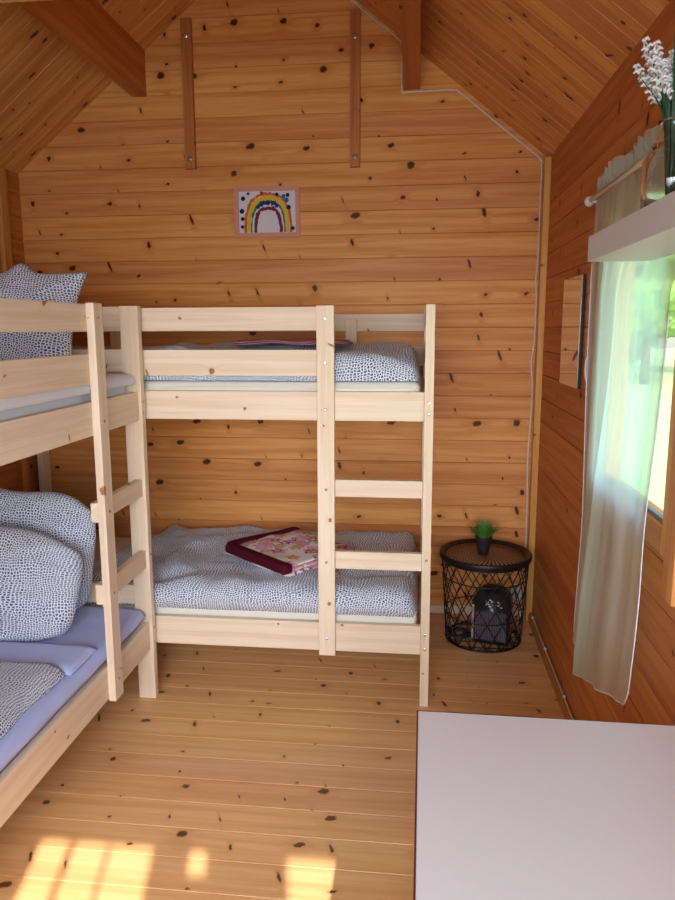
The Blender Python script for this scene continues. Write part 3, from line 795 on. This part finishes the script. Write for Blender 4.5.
pl = empty('potted_plant', (2.345, -0.30, 0.4242), 'small green plastic grass plant in a black pot on the basket table', 'plant')
b = bmesh.new(); lathe(b, [(0.026, 0), (0.030, 0.03), (0.040, 0.082), (0.041, 0.086), (0.036, 0.086), (0.034, 0.076)], 28); pot_ = obj('pot', b, M['black_plastic'], pl, True)
b = bmesh.new(); lathe(b, [(0.0345, 0.074), (0.030, 0.080), (0.004, 0.083)], 20); sub(obj('soil', b, M['soil'], pl, True), pot_)
b = bmesh.new(); random.seed(3)
for k in range(190):
    a = random.uniform(0, 2*math.pi); r0 = 0.026*math.sqrt(random.random()); lean = random.uniform(0.05, 1.25)
    ln = random.uniform(0.055, 0.10); p = Vector((r0*math.cos(a), r0*math.sin(a), 0.078))
    dr = Vector((math.cos(a)*lean, math.sin(a)*lean, 1)).normalized(); sd_ = Vector((-math.sin(a), math.cos(a), 0))
    wv = random.uniform(0.0015, 0.0026)
    q1 = p+dr*ln*0.55; q2 = p+dr*ln+Vector((math.cos(a), math.sin(a), -0.4))*ln*0.18*lean
    v = [b.verts.new(x) for x in (p-sd_*wv*.5, p+sd_*wv*.5, q1+sd_*wv, q1-sd_*wv, q2)]
    b.faces.new(v[:4]); b.faces.new((v[3], v[2], v[4]))
    if k % 2 == 0:
        for s in (-1, 1):
            t1 = q1+sd_*s*0.014+dr*0.012
            vv = [b.verts.new(x) for x in (q1-dr*.003, t1+dr*0.003, t1+sd_*s*0.003+dr*.004, q1+dr*.003)]
            b.faces.new(vv)
fo = obj('foliage', b, M['leaf'], pl)

ht = empty('fan_heater', (2.393, -0.335, 0.0095), 'black fan heater with ribbed front standing inside the wire basket', 'heater', None, R(-14))
def arch(w, h, d, y0, inset=0.0, n=16):
    """rounded-top slab outline extruded in y"""
    pts = [(-w/2+inset, inset), (w/2-inset, inset)]
    r = 0.065; 
    for k in range(n//2+1):
        a = R(0+90*k/(n//2)); pts.append((w/2-inset-r+r*math.cos(a), h-inset-r+r*math.sin(a)))
    for k in range(n//2+1):
        a = R(90+90*k/(n//2)); pts.append((-w/2+inset+r+r*math.cos(a), h-inset-r+r*math.sin(a)))
    bm = bmesh.new()
    A = [bm.verts.new((x, y0, z)) for x, z in pts]; B = [bm.verts.new((x, y0+d, z)) for x, z in pts]
    bm.faces.new(A); bm.faces.new(B[::-1])
    for i in range(len(pts)): bm.faces.new((A[i], A[(i+1) % len(pts)], B[(i+1) % len(pts)], B[i]))
    return bm
hb = arch(0.175, 0.255, 0.13, -0.065); bmesh.ops.bevel(hb, geom=[e for e in hb.edges if abs(e.verts[0].co.y-e.verts[1].co.y) < 1e-5], offset=0.008, segments=2, affect='EDGES')
hbo = obj('body', hb, M['black_plastic'], ht, True)
gr_ = boxo('grille', M['black_plastic'], -0.070, 0.074, -0.070, -0.0655, 0.018, 0.165, ht, 0.002)
b = bmesh.new()
for k in range(19):
    x = -0.066+k*0.0076; box(b, x, x+0.0044, -0.0745, -0.0702, 0.024, 0.160, 0.001, 1)
sub(obj('grille_ribs', b, M['dark_grille'], ht), gr_)
boxo('trim_strip', M['chrome'], -0.0868, -0.0735, -0.0705, -0.0655, 0.006, 0.190, ht, 0.002)
b = bmesh.new()
for a0 in (20, 140, 260):
    tube(b, [(0.016*math.cos(R(a0+k*11)), 0, 0.016*math.sin(R(a0+k*11))) for k in range(8)], 0.0034, 5)
    tube(b, [(0.007*math.cos(R(a0+40+k*14)), 0, 0.008*math.sin(R(a0+40+k*14))) for k in range(8)], 0.0028, 5)
o = obj('dial_mark', b, M['grey_print'], ht, True, loc=(-0.005, -0.0665, 0.205)); o['label'] = 'pale grey swirl mark'; sub(o, hbo)
b = bmesh.new(); 
for x, z in ((0.036, 0.214), (0.046, 0.204), (0.050, 0.190), (0.036, 0.198)):
    box(b, x-0.004, x+0.004, -0.068, -0.0655, z-0.003, z+0.003, 0.0008, 1)
sub(obj('control_mark', b, M['grey_print'], ht), hbo)
b = bmesh.new(); random.seed(5); pts = []
for k in range(64):
    a = k*0.42; r = 0.040+0.014*math.sin(k*0.7); pts.append((r*math.cos(a), r*1.0*math.sin(a), 0.006+0.02*k/64+0.004*math.sin(k*1.7)))
tube(b, pts, 0.0042, 6)
tag(obj('power_cord', b, M['black_plastic'], None, True, loc=(2.245, -0.31, 0.008)), 'coiled black power cord lying in the wire basket left of the heater', 'cord')
# wall socket behind the basket
sk = empty('wall_socket', (2.545, -0.012, 0.075), 'small white wall socket low in the corner behind the basket table', 'socket')
sk.location = (2.548, -0.001, 0.075)
boxo('plate', M['white_plastic'], -0.03, 0.03, -0.012, 0, 0, 0.08, sk, 0.004)
b = bmesh.new(); lathe(b, [(0.02, 0), (0.02, 0.004), (0.016, 0.004), (0.015, 0.001)], 20); obj('socket_ring', b, M['white_plastic'], sk, True, loc=(0, -0.012, 0.04), rot=(R(90), 0, 0))

# ------------------------------------------------------------------ cables
b = bmesh.new()
pts = [(1.60, 3.075), (1.697, 2.992), (1.80, 2.908), (1.900, 2.829), (1.926, 2.790), (1.927, 2.70), (1.929, 2.592), (1.95, 2.586), (2.06, 2.588), (2.170, 2.588), (2.20, 2.575), (2.294, 2.500),
       (2.45, 2.375), (2.575, 2.275), (2.597, 2.235), (2.604, 2.15), (2.600, 1.98), (2.596, 1.806), (2.584, 1.712), (2.592, 1.62), (2.601, 1.53), (2.598, 1.426), (2.578, 1.314), (2.590, 1.19), (2.584, 1.0), (2.580, 0.829), (2.585, 0.62), (2.588, 0.42), (2.589, 0.16)]
tube(b, bez([(x if x < 2.5 else min(x, 2.589), -0.0055, z) for x, z in pts], 5), 0.004, 6)
tag(obj('wall_cable', b, M['cable'], None, True), 'white cable following the roof edge and running down the right back corner', 'cable')
cb = empty('floor_cable', (XR-0.010, -0.1, 0.052), 'thin white cable clipped along the top of the right baseboard', 'cable')
b = bmesh.new(); tube(b, [(0.0, 0.012-0.1*k, 0.0035+0.0015*nz(k*0.7, 2)) for k in range(36)], 0.0032, 6); obj('cord', b, M['cable'], cb, True)
for yy in (-0.06, -0.42, -0.85, -1.3, -1.9):
    b = bmesh.new(); box(b, -0.006, 0.007, yy-0.005, yy+0.005, -0.001, 0.010, 0.002, 1); obj('clip', b, M['white_plastic'], cb)

# ------------------------------------------------------------------ right wall: mirror, curtain, rod, shelf
mr = empty('mirror', (XR-0.001, -0.755, 1.262), 'small frameless mirror with dark edge on the right wall', 'mirror')
boxo('backing', M['cushion_rim'], -0.012, 0, -0.165, 0.165, 0, 0.412, mr, 0.002)
boxo('mirror_glass', M['mirror'], -0.015, -0.0122, -0.165, 0.165, 0, 0.412, mr, 0.0)

ROD_X, ROD_Z = XR-0.050, 1.890
rd = empty('curtain_rod', (ROD_X, -1.15, ROD_Z), 'white curtain rod with round end knob above the window', 'curtain rod')
b = bmesh.new(); tube(b, [(0, 0, 0), (0, -1.25, 0)], 0.008, 12); obj('rod', b, M['white_plastic'], rd, True)
b = bmesh.new(); lathe(b, [(0.008, -0.004), (0.011, 0.0), (0.016, 0.008), (0.0175, 0.017), (0.014, 0.027), (0.004, 0.032)], 20); obj('finial', b, M['white_plastic'], rd, True, rot=(R(-90), 0, 0))
for yy in (-0.02, -1.2):
    b = bmesh.new(); tube(b, [(0.0, yy, -0.004), (0.02, yy, -0.008), (0.049, yy, -0.008)], 0.005, 8); obj('bracket', b, M['white_plastic'], rd, True)

# the curtain: thin voile with a ruffled heading, gathered beside the shelf and flaring at the hem
b = bmesh.new()
SHZ0, SHZ1 = 1.634, 1.690
def lerp(a, b_, t): return a+(b_-a)*t
def sm(t): t = max(0.0, min(1.0, t)); return t*t*(3-2*t)
def curt(u, v):
    # u: 0 left edge (away from the camera) .. 1 right edge ; v: 0 heading .. 1 hem
    ztop = ROD_Z+0.060
    hem = 0.44-0.03*u/0.33 if u < 0.36 else 0.385+0.195*max(0.0, u-0.40)/0.6+(0.04*max(0.0, u-0.96)/0.04)
    if v < 0.18:
        t = v/0.18; z = lerp(ztop, SHZ1+0.03, t)
    else:
        t = (v-0.18)/0.82; z = lerp(SHZ1+0.03, hem, t)
    yl = -1.172-0.03*sm((1.6-z)/1.2)
    wide = -2.36; nar = -1.925+0.02*math.sin(z*3)
    if z < 1.1: nar -= 0.085*sm((1.1-z)/0.6)
    yr = lerp(nar, wide, sm((z-1.55)/0.30)) if z < 1.87 else wide
    fd = sm((1.55-z)/0.9)
    gu = u if u < 0.33 else (lerp(0.33, lerp(0.40, 0.27, fd), (u-0.33)/0.07) if u < 0.40 else lerp(lerp(0.40, 0.27, fd), 1.0, (u-0.40)/0.60))
    y = lerp(yl, yr, gu)
    amp = 0.009
    w_ = u+0.03*math.sin(z*2.3+1)
    x = XR-0.040+amp*(0.65*math.sin(w_*2*math.pi*3.6+0.6)+0.40*math.sin(w_*2*math.pi*6.3+z*0.9)+(0.22 if z > 1.62 else 0.07)*math.sin(w_*2*math.pi*15+z*1.3))
    x -= 0.020*fd*sm((u-0.33)/0.06)
    if z < 0.9: x -= 0.030*sm((0.9-z)/0.5)*(0.4+u*0.6)
    if z > ROD_Z+0.012: x += 0.010*math.sin(u*2*math.pi*21)+0.004*math.sin(u*131); z += 0.010*math.sin(u*2*math.pi*17+1)
    if abs(z-ROD_Z) < 0.02: x = lerp(x, ROD_X+0.010, 0.6)
    x = min(x, XR-0.026)
    # keep behind the shelf
    if SHZ0-0.03 < z < SHZ1+0.03 and y < -1.87: x = max(x, XR-0.036)
    return Vector((x, y, z))
grid(b, 190, 80, curt, lambda u, v: (u, v*1.5))
ct = empty('curtain', (XR-0.04, -1.55, 0.39), 'sheer white curtain with ruffled heading hanging at the window', 'curtain')
for v in b.verts: v.co -= ct.location
vo_ = obj('voile', b, M['sheer'], ct, True)
b = bmesh.new(); tube(b, [curt(k/60, 1.0)-Vector(ct.location) for k in range(61)], 0.0022, 5); sub(obj('hem', b, M['sheet_white'], ct, True), vo_)
for uu in (0.0, 1.0):
    b = bmesh.new(); tube(b, [curt(uu, k/60)-Vector(ct.location) for k in range(12 if uu == 0 else 20, 61)], 0.0016, 5); sub(obj('side_hem', b, M['sheet_white'], ct, True), vo_)
b = bmesh.new(); tube(b, bez([(XR-0.034, -1.168, 1.40), (XR-0.040, -1.160, 1.375), (XR-0.040, -1.158, 1.33), (XR-0.034, -1.170, 1.295)], 5), 0.003, 6)
tag(obj('tieback_cord', b, M['white_plastic'], None, True), 'short white tieback loop at the left edge of the curtain', 'cord')

sh = empty('wall_shelf', (XR, -1.886, SHZ0), 'thick white shelf board mounted on the right wall across the window', 'shelf')
boxo('board', M['white_paint'], -0.211, -0.068, -1.6, 0, 0, SHZ1-SHZ0, sh, 0.001)
for yy in (-0.80, -1.45): boxo('bracket', M['white_paint'], -0.069, -0.0005, yy-0.02, yy+0.02, 0.005, 0.045, sh, 0.001)

# vase of artificial flowers on the shelf
VX, VY = 2.470, -2.25
vs = empty('flower_vase', (VX, VY, SHZ1+0.001), 'clear glass vase of white flowers standing on the white shelf', 'vase')
b = bmesh.new()
lathe(b, [(0.034, 0), (0.048, 0.005), (0.051, 0.050), (0.050, 0.086), (0.040, 0.100), (0.034, 0.104), (0.036, 0.110), (0.034, 0.116), (0.0275, 0.118), (0.0265, 0.145), (0.029, 0.152), (0.026, 0.152), (0.0235, 0.144), (0.0240, 0.117), (0.031, 0.112), (0.031, 0.104), (0.037, 0.097), (0.046, 0.084), (0.047, 0.050), (0.044, 0.010), (0.004, 0.008)], 36)
obj('glass', b, M['vase'], vs, True)
b = bmesh.new(); bf = bmesh.new(); random.seed(21)
for k in range(46):
    a = random.uniform(0, 2*math.pi); ln = random.uniform(0.14, 0.24); lean = random.uniform(0.08, 0.55)
    h = Vector((math.cos(a), math.sin(a), 0)); pts = []
    for q in range(9):
        t = q/8; pts.append(Vector((0.006*math.cos(a), 0.006*math.sin(a), 0.012))+Vector((0, 0, 1))*(0.15*min(1, t*2.2)+max(0, t-.45)*ln*0.95)+h*(0.012*min(1, t*2.2)+lean*ln*max(0, t-0.42)**1.3*1.5))
    if k % 2 == 0:
        sd_ = Vector((-math.sin(a), math.cos(a), 0)); pv = None
        for q, p in enumerate(pts):
            wv = 0.0045*math.sin(math.pi*min(1, 0.15+q/9.5)) if q >= 3 else 0.0016
            c = (b.verts.new(p-sd_*wv), b.verts.new(p+sd_*wv))
            if pv: b.faces.new((pv[0], pv[1], c[1], c[0]))
            pv = c
    else:
        tube(b, pts, 0.0016, 5)
        nfl = 22
        for f in range(nfl):
            t = 0.62+0.40*f/nfl; i = min(7, int(t*8)); p = pts[i].lerp(pts[i+1], min(1.3, t*8-i))
            aa = f*2.4; dd = (Vector((math.cos(aa), math.sin(aa), 0.25))).normalized(); s = 0.017*(1-0.45*f/nfl)
            tube(bf, [p, p+dd*s*0.6+Vector((0, 0, 0.003)), p+dd*s+Vector((0, 0, -0.002))], 0.0035, 5, False, 0.0018)
obj('stems', b, M['leaf_dark'], vs, True); obj('blossoms', bf, M['blossom'], vs, True)

# ------------------------------------------------------------------ white table in the foreground
TH = 0.74
tb = empty('table', (2.032, -2.333, 0), 'white laminate table with dark red edging against the right wall', 'table', None, R(-0.4))
TL = 1.30; TWD = 0.545
b = bmesh.new(); box(b, 0.003, TWD, -TL, -0.003, TH-0.022, TH, 0.0015, 1); obj('tabletop', b, M['table_top'], tb)
for nm, a in (('edging', (0.0, 0.0028, -TL, 0, TH-0.022, TH-0.0008)), ('edging', (0.003, TWD, -0.0028, 0, TH-0.022, TH-0.0008))):
    q = boxo(nm, M['table_edge'], *a, tb, 0.0003, 1); q['label'] = 'dark red edging strip'
for x in (0.04, TWD-0.085):
    for y in (-0.09, -TL+0.045):
        boxo('leg', M['white_paint'], x, x+0.045, y, y+0.045, 0, TH-0.0235, tb, 0.002)
boxo('apron', M['white_paint'], 0.0855, TWD-0.0855, -0.08, -0.06, TH-0.09, TH-0.0235, tb, 0.001)
boxo('apron', M['white_paint'], 0.05, 0.07, -TL+0.0905, -0.0905, TH-0.09, TH-0.0235, tb, 0.001)

# ------------------------------------------------------------------ outside the window
b = bmesh.new()
grid(b, 60, 60, lambda u, v: Vector((2.75+u*60, -25+v*90, -0.35+0.06*nz(u*14, v*18))))
tag(obj('lawn', b, M['lawn']), kind='structure')
def tree(name, label, loc, hgt, rad, mat, seed, trunk=0.35, low=0.3):
    e = empty(name, loc, label, 'tree')
    b = bmesh.new(); tube(b, [(0.05*nz(q, seed), 0.05*nz(q, seed+3), hgt*0.8*q/6) for q in range(7)], 0.05*hgt*0.5, 10, False, 0.04); obj('trunk', b, M['bark'], e, True)
    b = bmesh.new(); random.seed(seed)
    for k in range(16):
        t = random.random(); zz = hgt*(low+(0.98-low)*t); rr = rad*(0.35+0.35*math.sin(math.pi*min(1, t*0.85+0.12)))
        a = random.uniform(0, 6.28); q = rad*0.6*math.sin(math.pi*min(1, t*0.8+0.15))*math.sqrt(random.random())
        r = bmesh.ops.create_icosphere(b, subdivisions=3, radius=rr)
        for v in r['verts']:
            n_ = v.co.normalized(); v.co = n_*rr*(1+0.35*nz(n_.x*2.5+k, n_.y*2.5, n_.z*2.5)+0.16*nz(n_.x*7+k, n_.y*7, n_.z*7)); v.co.z *= 0.8
            v.co += Vector((q*math.cos(a), q*math.sin(a), zz))
    obj('crown', b, mat, e)
tree('tree', 'broad light green tree beyond the lawn, seen through the curtain', (9.4, 21.0, -0.38), 6.5, 2.4, M['foliage'], 4)
tree('tree', 'dark green tree at the left of the view through the window', (4.4, 22.0, -0.38), 9.0, 2.0, M['foliage_dark'], 9, low=0.15)
tree('tree', 'dark green tree at the right edge of the view through the window', (14.6, 23.0, -0.38), 8.0, 2.0, M['foliage_dark'], 14, low=0.1)
tree('tree', 'tall pale green tree standing far behind the others', (10.5, 33.0, -0.38), 13.0, 4.0, M['foliage'], 23, low=0.1)
